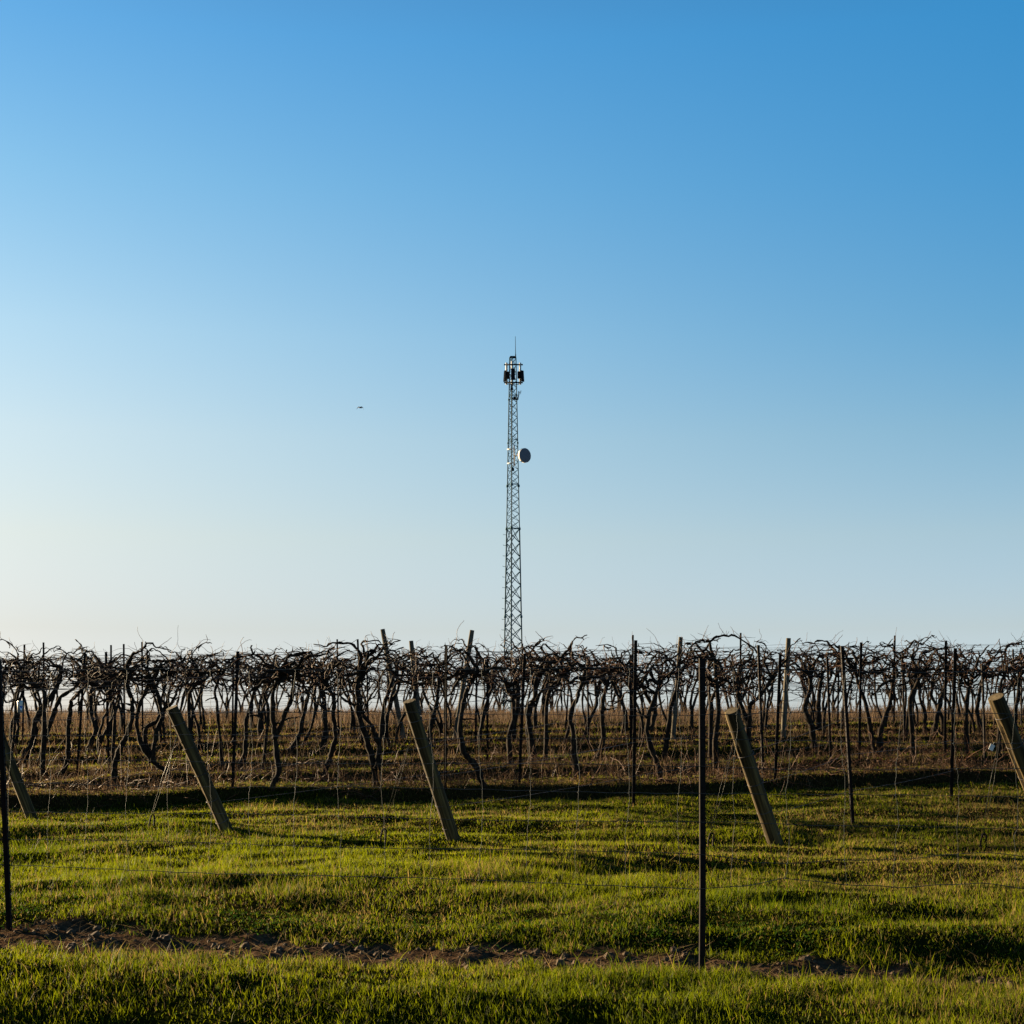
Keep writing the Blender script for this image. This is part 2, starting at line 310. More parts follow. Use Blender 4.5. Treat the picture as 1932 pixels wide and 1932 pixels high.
# woven wire fence: stations (px, depth) and source rows of its nine wires
fence = empty('wire_fence', (0, 8.6, 0)); FL = Vector((0, 8.6, 0))
tag(fence, 'grey woven wire livestock fence on two dark steel posts, crossing the whole foreground', 'fence')
d1, d2, d3 = 9.8, 8.2, 7.35
st = [(-150, 10.0, [2535, 2611, 2688, 2778, 2870, 2950, 3058, 3164, 3266]), (12, d1, [2538, 2613, 2691, 2780, 2877, 2965, 3069, 3175, 3278]),
      (1327, d2, [2530, 2613, 2706, 2800, 2900, 3001, 3115, 3234, 3361]), (1430, 8.13, [2532, 2610, 2703, 2803, 2905, 3005, 3118, 3262, 3345]), (1480, 8.1, [2534, 2608, 2700, 2804, 2908, 3008, 3124, 3266, 3322]),
      (1580, 8.03, [2538, 2609, 2699, 2806, 2910, 3010, 3128, 3252, 3348]), (1700, 7.95, [2540, 2611, 2700, 2808, 2911, 3014, 3124, 3249, 3363]), (1850, 7.85, [2541, 2612, 2701, 2809, 2912, 3016, 3130, 3226, 3346]),
      (1960, 7.75, [2541, 2612, 2701, 2810, 2913, 3018, 3132, 3250, 3372]), (2350, 7.45, [2540, 2612, 2702, 2812, 2915, 3020, 3140, 3262, 3390])]
SX = np.array([(p - HX) * d / F for p, d, _ in st]); SD = np.array([d for _, d, _ in st])
SZ = np.array([[EYE - (q / 2.0062 - HY) * d / F for q in rows] for p, d, rows in st])
def fpt(x, w):
    f = w - int(w) if w < 8 else 0; a = int(min(w, 8)); b = min(a + 1, 8)
    z = np.interp(x, SX, SZ[:, a]) * (1 - f) + np.interp(x, SX, SZ[:, b]) * f
    return (x, float(np.interp(x, SX, SD)), float(z))
mb = MB(); xs = np.arange(SX[0], SX[-1], .035)
for w in range(9):
    pts = []
    for n_, x in enumerate(xs):
        p = fpt(x, w); pts.append((p[0], p[1] + .004 * math.sin(n_ * 1.7 + w), p[2] + .0022 * math.sin(x * 22.4 + w) + .006 * math.sin(x * 2.3 + w * 1.9)))
    mb.tube(pts, .0019 if w not in (0, 8) else .0023, 5)
mb.build('line_wires', M['wirem'], fence, loc=FL).location = (0, 0, 0)
mb = MB(); x = SX[0] + .1; k = 0
while x < SX[-1]:
    ph = rnd.uniform(0, 6); pts = []
    for q in np.arange(0, 8.01, .25):
        dx = (.012 * math.sin(q * 1.3 + ph) + .004 * rnd.uniform(-1, 1)) + (.03 * math.sin(q * .8 + ph) if x > 1.2 and q > 6 else 0)
        p = fpt(x + dx, q); zz = p[2] + .006 * math.sin(p[0] * 2.3 + int(q) * 1.9)
        pts.append((p[0], p[1] - .002, zz))
    mb.tube(pts, .0011, 5)
    for q in range(9):
        p = pts[q * 4]; mb.tube([(p[0] - .006, p[1] - .003, p[2] - .004), (p[0] + .006, p[1] - .004, p[2] + .004)], .0026, 5)
    x += .281 + rnd.uniform(-.012, .012); k += 1
mb.build('stay_wires', M['wirem'], fence, loc=FL).location = (0, 0, 0)
for (tx, ty, bx, by, d, yw) in ((2, 1246, 22, 1753, 9.78, 2.9), (1327, 1242, 1324, 1836, 8.24, .12), (2290, 1240, 2300, 1850, 7.5, 3.2)):
    b_ = at(bx, by, d); b_.z = gz(b_.x, b_.y) - .02 if abs(b_.x) < 9 else b_.z; t_ = at(tx, ty, d - .02)
    tpost('post', b_, t_, .036, True, fence, yw, FL)

# ------------------------------------------------------------------ slanted wooden end posts
def woodpost(name, base, top, r0, r1, mat, seed, cap=True, k=28, nz=26, crack=True):
    rr = random.Random(seed); L_ = (top - base).length + .15; mb = MB(); V_ = []
    ca_ = [rr.uniform(3.6, 5.4) for _ in range(3)]; ph = rr.uniform(0, 6)
    knots = [(rr.uniform(0, 6.28), rr.uniform(.2, L_ - .1)) for _ in range(5)]
    for i_ in range(nz):
        z = L_ * i_ / (nz - 1); t = i_ / (nz - 1); r = r0 * (1 - t) + r1 * t
        cx_, cy_ = .006 * math.sin(z * 1.7 + ph), .006 * math.cos(z * 1.3 + ph)
        for j_ in range(k):
            a = 2 * math.pi * j_ / k; q = r * (1 + .025 * math.sin(2 * a + ph) + .015 * math.sin(5 * a + z * .8 + ph) + rr.uniform(-.008, .008))
            for ka, kz in knots:
                da = (a - ka + math.pi) % (2 * math.pi) - math.pi; q += .006 * math.exp(-(da / .25) ** 2 - ((z - kz) / .04) ** 2)
            if crack:
                for n_, c0 in enumerate(ca_):
                    c_ = c0 + .25 * math.sin(z * 1.1 + n_ * 2); da = abs((a - c_ + math.pi) % (2 * math.pi) - math.pi)
                    if da < .13 and (.1 + n_ * .25) < t < (1.01 - .2 * n_): q -= .012
            if i_ == nz - 1: q -= .003
            V_.append((cx_ + q * math.cos(a), cy_ + q * math.sin(a), z))
    Fc = [(i_ * k + j_, i_ * k + (j_ + 1) % k, (i_ + 1) * k + (j_ + 1) % k, (i_ + 1) * k + j_) for i_ in range(nz - 1) for j_ in range(k)]
    mb.add(V_, Fc)
    mb.add([((V_[(nz - 1) * k + j_][0]) , V_[(nz - 1) * k + j_][1], L_) for j_ in range(k)], [tuple(range(k))], 1)
    o = mb.build(name, [mat, M['endgrain']]); o.rotation_mode = 'QUATERNION'
    dirv = (top - base).normalized(); o.rotation_quaternion = dirv.to_track_quat('Z', 'Y'); o.location = base - dirv * .15
    me = o.data; me.polygons[len(me.polygons) - 1].use_smooth = False
    return o, L_
ENDP = [((-38, 1288), (60, 1543), 20, .3, 'mostly cut off by the left frame edge'), ((323, 1335), (428, 1569), 23, .4, 'below a tangle of crossing trunks, left of centre'),
        ((773, 1322), (855, 1584), 24, .45, 'nearest left of the thin mast, deeply cracked'), ((1380, 1341), (1465, 1595), 28, .5, 'just right of the near steel fence post'),
        ((1880, 1314), (1988, 1592), 30, .5, 'the thickest, at the right frame edge')]
ends = []
for n_, (tp, bp, w, lean, words) in enumerate(ENDP):
    d = hit(*bp); b_ = at(*bp, d); t_ = at(*tp, d - lean); r = w * d / F / 2
    ob, L_ = woodpost('end_post', b_, t_, r * 1.06, r * .97, M['wood'], 40 + n_)
    tag(ob, 'slanted round wooden vineyard post ' + words, 'post', 'slanted wooden end posts of the vine rows')
    axisv = (t_ - b_).normalized(); ends.append((b_, t_, r, axisv))
    for h_ in (.10, .30, .52, .74, .92)[:(5 if n_ else 4)]:
        z = L_ * (1 - h_ * .86 - .03); tl = rnd.uniform(-.15, .15); mbw = MB()
        for dz in (0,):
            mbw.tube([((r * 1.06) * math.cos(a) + .0, (r * 1.06) * math.sin(a), z + dz + tl * r * math.cos(a + 1)) for a in np.linspace(0, 2 * math.pi, 25)], .0034, 5, cap=False)
        mbw.build('wire_wrap', M['rustwire'], ob)
# guy wires and their iron anchors
for n_, (p0, anc, words) in enumerate((((648, 1385), (286.5, 1561), 'second slanted post from left'), ((789, 1368), (723, 1590), 'cracked middle slanted post'),
                                     ((1389, 1388), (1341, 1598), 'slanted post by near steel post'), ((1895, 1400), (1855, 1600), 'thick slanted post at right edge'))):
    e = ends[n_ + 1]; d = hit(*anc); a_ = at(*anc, d); p_ = e[0] + (e[1] - e[0]) * .78 - e[3].orthogonal() * 0
    p_ = p_ + Vector((-e[2], 0, 0)) * 1.02
    g_ = empty('guy_wire_anchor', a_); tag(g_, 'two thin guy wires and iron loop stake bracing the ' + words, 'guy wire', 'guy wires bracing the slanted posts')
    mb = MB(); up = a_ + Vector((0, 0, .13)) + (p_ - a_) * .02; tw = Vector((.022, 0, 0))
    for q in (-1, 1):
        mb.tube([up + tw * q * .3, up + (p_ - up) * .5 + tw * q * .8, p_ + tw * q * .2 + Vector((0, 0, q * .03))], .0022, 5)
    mb.build('wire', M['galv'], g_, loc=a_).location = (0, 0, 0)
    mb = MB(); mb.tube([a_ + Vector(v) for v in ((-.03, 0, -.1), (-.022, 0, .06), (-.005, 0, .125), (.012, 0, .135), (.028, 0, .12), (.024, 0, .04), (.010, 0, -.1))], .009, 7)
    mb.build('anchor', M['steel'], g_, loc=a_).location = (0, 0, 0)
# grey upright wooden posts among the vines
for n_, (tp, bp, w, words) in enumerate((((722, 1187), (762, 1362), 9.6, 'tall grey post leaning left above the vines beside the cracked slanted post'), ((776, 1209), (794, 1358), 9, 'shorter grey post with a pointed top just right of a taller leaning one'),
        ((891, 1189), (857, 1374), 9.6, 'grey post leaning right whose top stands clear above the vines left of the mast'), ((1285, 1202), (1268, 1383), 9, 'pale round post with a sunlit foot, left of the near steel fence post'),
        ((1487, 1204), (1478, 1390), 10, 'pale grey upright post rising above the vines in the right half'))):
    d = min(hit(*bp), 31); b_ = at(*bp, d); b_.z = gz(b_.x, b_.y) - .05; t_ = at(*tp, d)
    ob, _ = woodpost('wooden_post', b_, t_, w * d / F / 2 * 1.05, w * d / F / 2 * .95, M['greywood'], 70 + n_, k=16, nz=14)
    tag(ob, words, 'post', 'upright wooden posts among the vines')
d = hit(1052, 1356); b_ = at(1052, 1358, d); ob, _ = woodpost('wooden_stake', b_, at(1052, 1325, d), .022, .02, M['greywood'], 91, k=10, nz=6, crack=False)
tag(ob, 'short thin pale wooden stake poking from dead grass right of the mast', 'stake')

# ------------------------------------------------------------------ steel posts among the vines (px: top, foot)
TP = [(47.7, 1216, 43.9, 1399), (80.5, 1212, 83, 1371), (162.5, 1232, 147, 1466), (198, 1230, 204, 1453), (232, 1215, 234, 1397), (266.5, 1211, 268, 1363), (451.5, 1229, 441, 1485), (442, 1238, 440, 1404),
      (208, 1217, 209, 1352), (634.6, 1206, 637, 1350), (673, 1206, 682, 1409), (690, 1237, 694, 1394), (841, 1219, 841, 1487), (901.6, 1221, 899, 1404), (920, 1244, 920, 1433), (572, 1235, 572, 1360),
      (992.6, 1233, 981.5, 1480), (1079, 1215, 1068, 1371), (1106.6, 1239, 1108.7, 1404), (1195.5, 1198, 1194, 1372), (1202, 1208, 1198, 1523), (1187, 1244, 1188.7, 1438), (1398.7, 1194, 1397, 1368), (1428.6, 1217, 1438, 1467),
      (1335, 1242, 1340, 1428), (987, 1214, 986, 1365), (1474, 1235, 1464.6, 1478), (1558.7, 1239, 1565.7, 1441), (1586, 1219, 1606.5, 1555), (1584.5, 1217, 1582, 1366), (1626.6, 1212, 1623, 1434), (1689.5, 1199, 1688, 1360),
      (1700.6, 1239, 1705, 1399), (1805, 1223, 1797, 1507), (1786.5, 1209, 1785, 1431), (1851.5, 1255, 1856.7, 1444), (1910, 1225, 1915, 1380), (1925, 1226, 1926, 1366)]
TP.sort(key=lambda t: t[0]); tpos = {}
for n_, (tx, ty, bx, by) in enumerate(TP):
    d = min(hit(bx, by), 33); b_ = at(bx, by, d); b_.z = gz(b_.x, b_.y) - .03; t_ = at(tx, ty, d)
    fore = by > 1500
    o = tpost('steel_post', b_, t_, .038, d < 22, None, rnd.uniform(-.12, .2))
    tpos[int(bx)] = (b_, t_)
    tag(o, ('dark steel post in grass before the vines, ' if fore else 'thin dark steel post among vines, ') + ORD[n_] + ' trellis post from the left', 'post', 'steel posts of the vine trellis')
# wires running from the slanted posts back along their rows
def sagwire(name, pts, r, mat, label, group, parent=None):
    out = []
    for a_, b_ in zip(pts[:-1], pts[1:]):
        n_ = max(4, int((b_ - a_).length / .6))
        for t in np.linspace(0, 1, n_, endpoint=False): out.append(a_ + (b_ - a_) * t - Vector((0, 0, .02 * 4 * t * (1 - t))))
    out.append(pts[-1]); mb = MB(); mb.tube(out, r, 5); o = mb.build(name, mat, loc=out[0]); tag(o, label, 'wire', group); return o
chains = [(0, [441, 694]), (1, [981, 1188]), (2, [1198, 1438, 1565]), (3, [1606, 1797]), (4, [])]
hn = ['topmost', 'second from top', 'third from top', 'lowest']
for e_, ids in chains:
    b_, t_, r, ax = ends[e_]
    for k_, (fe, ft) in enumerate(((.93, .82), (.70, .60), (.46, .40), (.24, .2))):
        pts = [b_ + (t_ - b_) * fe]
        for i_ in ids: pb, pt = tpos[i_]; pts.append(pb + (pt - pb) * ft)
        if not ids: pts.append(pts[0] + Vector((2.6, 4.4, .30)))
        sagwire('trellis_wire', pts, .0022, M['rustwire'], hn[k_] + ' trellis wire tied to the ' + ORD[e_] + ' slanted wooden post from the left', 'wires tied to the slanted posts')

# ------------------------------------------------------------------ grapevines
U = Vector((1, .15, 0)).normalized(); W = Vector((-.15, 1, 0)).normalized()
def wander(p, dirv, length, step, jit, rr, pull=None, gz_=0.0):
    pts = [p.copy()]; d = dirv.normalized(); n_ = max(2, int(length / step)); sx_ = 1 if d.x >= 0 else -1
    for _ in range(n_):
        d = d + Vector((rr.gauss(0, jit), rr.gauss(0, jit * .7), rr.gauss(0, jit) + gz_))
        if pull is not None:
            d.z = d.z * .35 + max(-.9, min(1.5, (pull - p.z) * 5)) * .5 + rr.gauss(0, jit * .9); d.y *= .8
            if d.x * sx_ < .35: d.x += .3 * sx_
        d.normalize(); p = p + d * step; pts.append(p.copy())
    return pts
def taper(n_, a, b, rr, lump=.15): return [(a + (b - a) * i_ / max(1, n_ - 1)) * (1 + rr.uniform(-lump, lump)) for i_ in range(n_)]
def grow_head(tb, cb, heads, g0, rr, dense=1.0, top=1.88, small=False):
    arms = []
    for hp in heads:
        for q in range(int(round((4 if small else 6) * dense))):
            sg = rr.choice((-1, 1)); zt = g0 + top - rr.choice((-.08, -.03, .0, .06, .22, .28, .34, .5, .8)) + rr.gauss(0, .05)
            d0 = U * sg * rr.uniform(.7, 1.2) + Vector((0, rr.uniform(-.3, .3), max(-.3, min(2.2, (zt - hp.z) * 6 * rr.uniform(.5, 1.2)))))
            L_ = rr.uniform(.35, 1.05); pts = wander(hp, d0, L_, .048, .42, rr, pull=zt)
            r_ = rr.uniform(.013, .031); tb.tube(pts, taper(len(pts), r_, .007, rr, .35), 5); arms.append(pts)
            for _ in range(rr.choice((0, 1, 2))):                     # stubby knuckles
                p = rr.choice(pts[2:]); kk = wander(p, Vector((rr.gauss(0, .7), rr.gauss(0, .3), rr.uniform(-.8, 1))), rr.uniform(.05, .22), .03, .4, rr); tb.tube(kk, taper(len(kk), .014, .007, rr, .35), 5)
    allp = [p for a in arms for p in a[1:]]
    for q in range(int((32 if small else 78) * dense)):
        p = rr.choice(allp); sd = Vector((rr.gauss(0, .9), rr.gauss(0, .5), rr.gauss(.05, .55)))
        L_ = abs(rr.gauss(.16, .16)) + .04; pts = wander(p, sd, L_, .04, .26, rr, gz_=rr.uniform(-.07, .01))
        r = rr.uniform(.0028, .0062) * (1.25 if small else 1); cb.tube(pts, taper(len(pts), r, r * .5, rr, .1), 4)
    for q in range(int(10 * dense)):                  # long whips, mostly lying along the wire
        p = rr.choice(allp); pts = wander(p, Vector((rr.gauss(0, 1.3), 0, rr.uniform(-.1, 1.1))), rr.uniform(.2, .5), .05, .16, rr, gz_=rr.uniform(-.12, -.02))
        cb.tube(pts, taper(len(pts), .0044, .0018, rr, .1), 4)
TR = [  # (crop offset x, [trunk polylines in crop pixels], half-width px)  crop px * .258 -> frame px
 (0, [[(95, 1050), (100, 900), (120, 750), (150, 600), (170, 450)]], 4), (0, [[(130, 1175), (240, 1000), (268, 820), (340, 700), (430, 560), (450, 430)]], 8), (0, [[(290, 1140), (340, 930), (400, 760), (450, 650), (560, 580), (600, 480)]], 6),
 (0, [[(470, 1195), (505, 1080), (500, 900), (520, 750), (530, 680), (600, 610), (680, 500)]], 6), (0, [[(650, 1015), (695, 900), (650, 760), (655, 600), (700, 480)]], 5),
 (0, [[(820, 1300), (850, 1080), (930, 950), (985, 800), (970, 680), (935, 560), (925, 460)], [(1110, 1130), (1040, 1000), (995, 850), (1010, 740), (1080, 560), (1160, 430)]], 7),
 (0, [[(1260, 1310), (1230, 1200), (1120, 1120), (1150, 920), (1200, 800), (1170, 650), (1120, 550)], [(1120, 1110), (1050, 990), (1060, 880), (1140, 830), (1180, 760)]], 7),
 (0, [[(820, 870), (850, 740), (800, 640), (760, 500)]], 4.5), (0, [[(310, 890), (330, 700), (310, 600), (240, 580)]], 5),
 (0, [[(1390, 790), (1380, 640), (1440, 560), (1500, 480)]], 4), (0, [[(1640, 880), (1590, 720), (1580, 600), (1620, 450)]], 4), (0, [[(1735, 1200), (1795, 1050), (1800, 820), (1850, 620), (1920, 500)]], 6),
 (478.5, [[(130, 1320), (185, 1200), (160, 1000), (143, 800), (150, 600), (210, 470)], [(158, 960), (220, 820), (290, 650), (300, 480)]], 7),
 (478.5, [[(265, 1035), (340, 930), (370, 760), (400, 620), (440, 500)]], 6), (478.5, [[(500, 1030), (525, 900), (510, 700), (500, 540)]], 7), (478.5, [[(505, 1225), (560, 1100), (600, 950), (590, 800), (592, 650), (520, 540)]], 6),
 (478.5, [[(905, 1310), (870, 1130), (820, 960), (770, 780), (758, 600), (775, 470)], [(905, 1180), (915, 1000), (870, 880), (790, 780)]], 7.5), (478.5, [[(890, 890), (950, 720), (1010, 560), (1045, 440)]], 5),
 (478.5, [[(1030, 920), (1080, 820), (1180, 650), (1190, 500)]], 4.5), (478.5, [[(1685, 1300), (1620, 1150), (1530, 1060), (1505, 900), (1530, 700), (1575, 560), (1640, 470)]], 7), (478.5, [[(1290, 1010), (1290, 900), (1330, 750), (1350, 600), (1355, 420)]], 6),
 (478.5, [[(1880, 1140), (1865, 950), (1905, 800), (1900, 560)]], 6), (478.5, [[(60, 900), (110, 760), (75, 640), (130, 520)]], 4),
 (957, [[(515, 1250), (490, 1080), (478, 900), (458, 780), (520, 640), (570, 450)]], 7), (957, [[(665, 1115), (705, 950), (690, 780), (700, 650), (745, 500)]], 6), (957, [[(1125, 1260), (1100, 1150), (1040, 1000), (1020, 880), (1050, 720), (1105, 560)], [(1045, 900), (1090, 760), (980, 560)]], 6.5),
 (957, [[(200, 830), (145, 760), (205, 660), (212, 500), (320, 400)]], 7), (957, [[(280, 780), (290, 660), (330, 560), (430, 500)]], 5), (957, [[(1150, 880), (1190, 740), (1240, 600), (1250, 440)]], 6), (957, [[(40, 940), (60, 800), (82, 600), (45, 450)]], 7), (957, [[(540, 940), (600, 830), (660, 700), (640, 520)]], 5),
 (957, [[(1485, 900), (1495, 680), (1560, 540)]], 6), (957, [[(1765, 1010), (1760, 850), (1700, 680), (1690, 500)], [(1768, 880), (1765, 720), (1850, 640), (1925, 520)]], 7),
 (1433.6, [[(400, 1010), (372, 860), (325, 740), (370, 600), (380, 450)], [(430, 890), (432, 740), (440, 600), (465, 480)]], 7.5), (1433.6, [[(885, 1095), (878, 920), (945, 750), (970, 650), (985, 430)]], 7), (1433.6, [[(845, 850), (770, 700), (715, 560), (695, 460)]], 5),
 (1433.6, [[(1125, 835), (1095, 680), (1140, 560), (1205, 440)]], 6), (1433.6, [[(1210, 870), (1205, 770), (1160, 690), (1150, 540)]], 5), (1433.6, [[(1275, 910), (1300, 760), (1340, 620), (1385, 480)], [(1340, 950), (1338, 800), (1255, 640), (1265, 560)]], 6.5),
 (1433.6, [[(1625, 905), (1578, 760), (1600, 600), (1640, 430)]], 6), (1433.6, [[(1510, 810), (1508, 640), (1560, 520)]], 6), (1433.6, [[(1870, 1000), (1860, 800), (1890, 600), (1900, 450)]], 6), (1433.6, [[(1745, 700), (1760, 560), (1800, 450)]], 5)]
items = []
for ox, polys, hw in TR:
    fx, fy = polys[0][0]; bx, by = ox + fx * .258, 1146.5 + fy * .258
    items.append((hit(bx, by + 2, 34), ox, polys, hw, bx))
items.sort(key=lambda t: t[4])
for n_, (d, ox, polys, hw, bx) in enumerate(items):
    rr = random.Random(500 + n_); d = min(d, 30); p0 = at(bx, 1146.5 + polys[0][0][1] * .258 + 2, d); p0.z = gz(p0.x, p0.y) - .03
    root = empty('grapevine', p0); tb, cb = MB(), MB(); heads = []
    for m_, poly in enumerate(polys):
        ctrl = [at(ox + x * .258, 1146.5 + y * .258, d) for x, y in poly]; off = 0
        if m_ == 0: ctrl[0].z = p0.z
        for q in range(1, len(ctrl)): off += rr.gauss(0, .04); ctrl[q].y += off
        pts = []
        for a_, b_ in zip(ctrl[:-1], ctrl[1:]):
            for t in (0, .14, .28, .42, .56, .70, .85): pts.append(a_ + (b_ - a_) * t + Vector((rr.gauss(0, .009), rr.gauss(0, .009), 0)))
        pts.append(ctrl[-1])
        P = np.array([tuple(p) for p in pts]); P[1:-1] = (P[:-2] + P[1:-1] * 2 + P[2:]) / 4
        r = hw * .76 * d / F; rad = taper(len(P), r * (1.15 if m_ == 0 else .9), r * .62, rr, .24); rad[0] *= 1.35; rad[1] *= 1.1
        tb.tube(P, rad, 8); end = Vector(P[-1]); heads += [end]
        if m_ == 0: heads.append(Vector(P[-4]))
        for q in range(3):                            # side shoots off the trunk
            if rr.random() < .55:
                p = Vector(P[rr.randrange(len(P) // 2, len(P))]); kk = wander(p, U * rr.choice((-1, 1)) + Vector((0, 0, rr.uniform(-.1, .8))), rr.uniform(.1, .45), .045, .3, rr); tb.tube(kk, taper(len(kk), .016, .007, rr, .25), 5)
    g0 = gz(p0.x, p0.y); dn = rr.uniform(.62, .95); grow_head(tb, cb, heads, g0, rr, dn if len(heads) < 4 else dn * .8, top=min(1.95, (EYE + 127 * d / F) - g0) + rr.uniform(-.12, .06))
    tb.build('trunk', M['bark'], root, loc=p0).location = (0, 0, 0); cb.build('canes', M['cane'], root, loc=p0).location = (0, 0, 0)
    tag(root, ('leafless grapevine with two dark twisting trunks' if len(polys) > 1 else 'leafless grapevine with one dark crooked trunk') + ', ' + ORD[n_] + ' of the near vines from the left', 'grapevine', 'near leafless grapevines')
# the one arching arm that stands above the rest
d = 22.5; rr = random.Random(5); tb, cb = MB(), MB(); p0 = at(1352, 1440, d); p0.z = gz(p0.x, p0.y) - .02; root = empty('grapevine', p0)
c_ = [p0] + [at(x, y, d) for x, y in ((1349, 1400), (1356, 1340), (1352, 1290), (1349, 1245), (1341, 1225), (1339, 1212))]
tb.tube(c_, [.05, .042, .036, .032, .026, .022, .02], 8)
for path in ([(1339, 1212), (1325, 1210), (1307, 1216), (1290, 1214)], [(1339, 1212), (1352, 1201), (1365, 1199), (1380, 1199), (1400, 1206), (1422, 1222), (1432, 1236)]):
    P = [];
    for a_, b_ in zip(path[:-1], path[1:]): P += [at(a_[0] + (b_[0] - a_[0]) * t, a_[1] + (b_[1] - a_[1]) * t + rr.gauss(0, 1.3), d) for t in (0, .33, .66)]
    tb.tube(P, taper(len(P), .021, .012, rr, .25), 6)
    for q in range(16):
        p = rr.choice(P); kk = wander(p, Vector((rr.gauss(0, 1), 0, rr.gauss(.5, .5))), rr.uniform(.06, .3), .04, .2, rr, gz_=-.02); cb.tube(kk, taper(len(kk), .004, .0018, rr), 4)
grow_head(tb, cb, [c_[4], c_[3]], gz(p0.x, p0.y), rr, .8, 1.8)
tb.build('trunk', M['bark'], root, loc=p0).location = (0, 0, 0); cb.build('canes', M['cane'], root, loc=p0).location = (0, 0, 0)
tag(root, 'leafless grapevine whose arching arm loops above all others, right of the near steel fence post', 'grapevine', 'near leafless grapevines')
# prototype vines for the rows behind
def proto(seed):
    rr = random.Random(seed); tb, cb = MB(), MB(); heads = []
    for t_ in range(rr.choice((1, 2, 2))):
        p = Vector((rr.uniform(-.05, .05), 0, -.05)); lean = rr.uniform(-.45, .45); pts = [p]; z = 0; ph = rr.uniform(0, 6); amp = rr.uniform(.04, .10)
        for q in range(15):
            z = (q + 1) * .105; x = p.x + lean * z * .6 + amp * math.sin(z * rr.uniform(3.2, 3.8) + ph) - amp * math.sin(ph); pts.append(Vector((x, .04 * math.sin(z * 3 + ph), z)))
        tb.tube(pts, taper(len(pts), .033, .020, rr, .24), 6); heads += [pts[-1], pts[-5]]
    grow_head(tb, cb, heads, 0, rr, rr.uniform(.4, .62), 1.96 + rr.uniform(-.1, .05), small=True)
    return tb, cb
used = 0; protos = []
for q in range(9):
    tb, cb = proto(900 + q); root = empty('grapevine'); a = tb.build('trunk', M['bark'], root); b = cb.build('canes', M['cane'], root); protos.append((root, a, b))
def place(x, y, label, group, cat='grapevine'):
    global used
    pr = protos[used % 9] if used < 9 else rnd.choice(protos)
    if used < 9: root = pr[0]
    else:
        root = pr[0].copy(); C.objects.link(root)
        for ch in pr[1:]:
            c = ch.copy(); C.objects.link(c); c.parent = root
    used += 1
    s = rnd.uniform(.93, 1.05); root.location = (x, y, gz(x, y) - .03); root.scale = (s * rnd.choice((-1, 1)), s, s * rnd.uniform(.96, 1.05)); root.rotation_euler = (0, 0, math.atan(.15) + rnd.uniform(-.1, .1))
    tag(root, label, cat, group); return root
wcount = 0
for k_ in range(3, NROW - 2):
    r0 = ROW0 + k_ * DROW; sp = 1.75 if k_ < 9 else 2.3
    if k_ >= 13 and k_ % 2: pass
    xx = -r0 * .40 - .5 + rnd.uniform(0, sp); m_ = 0; lst = []
    while xx < r0 * .40 + 1.5:
        y = r0 + .15 * xx
        if abs(xx) < y * .343 + .9: lst.append((xx + rnd.uniform(-.25, .25), y))
        xx += sp * rnd.uniform(.85, 1.15)
    for m_, (x, y) in enumerate(lst):
        if k_ < 6: place(x, y + rnd.uniform(-.08, .08), 'leafless grapevine in the ' + {3: 'middle', 4: 'second', 5: 'third'}[k_].replace('middle', 'first') + ' row behind the near vines, ' + ORD[m_] + ' from its left end', 'grapevines in the middle rows')
        elif k_ < NROW: place(x, y + rnd.uniform(-.1, .1), 'small distant leafless grapevine in the far rows near the skyline', 'distant grapevines near the skyline')
# trellis wires of every row
for k_ in range(0, NROW):
    r0 = ROW0 + k_ * DROW; ends_x = r0 * .40 + 2.5; xs_ = np.arange(-ends_x, ends_x, 2.4)
    tw = 1.66 if k_ < 3 else 1.8
    hs = ((tw, 'top'), (1.45, 'middle'), (.95, 'low')) if k_ < 10 else ((1.86, 'top'), (1.3, 'middle'))
    for h_, hw_ in hs:
        pts = [Vector((x, r0 + .15 * x, gz(x, r0 + .15 * x) + h_ + rnd.gauss(0, .02))) for x in xs_]
        lab = (hw_ + ' trellis wire of the ' + ORD[k_] + ' vine row from the front') if k_ < 6 else 'thin trellis wire strung along the distant vine rows'
        sagwire('trellis_wire', pts, .0024 if k_ < 6 else .0034, M['rustwire'], lab, 'wires strung along the vine rows' if k_ < 6 else 'wires of the distant vine rows'); wcount += 1
# cut canes lying in the first rows
mb = MB(); rr = random.Random(77)
for q in range(2100):
    k_ = rr.choice((0, 0, 0, 1, 1, 2, 3)); r0 = ROW0 + k_ * DROW; x = rr.uniform(-r0 * .37, r0 * .37); y = r0 + .15 * x + rr.gauss(-.1, .28)
    p = Vector((x, y, gz(x, y) + rr.uniform(.0, .14))); pts = wander(p, Vector((rr.gauss(0, 1), rr.gauss(0, .4), rr.gauss(.25, .35))), rr.uniform(.12, .7), .06, .16, rr, gz_=-.03)
    r = rr.uniform(.0025, .0065); mb.tube(pts, taper(len(pts), r, r * .5, rr, .1), 4)
tag(mb.build('pruned_canes', M['cane']), 'tangle of reddish brown pruned canes lying among dead grass below the vines', 'brush', kind='stuff')

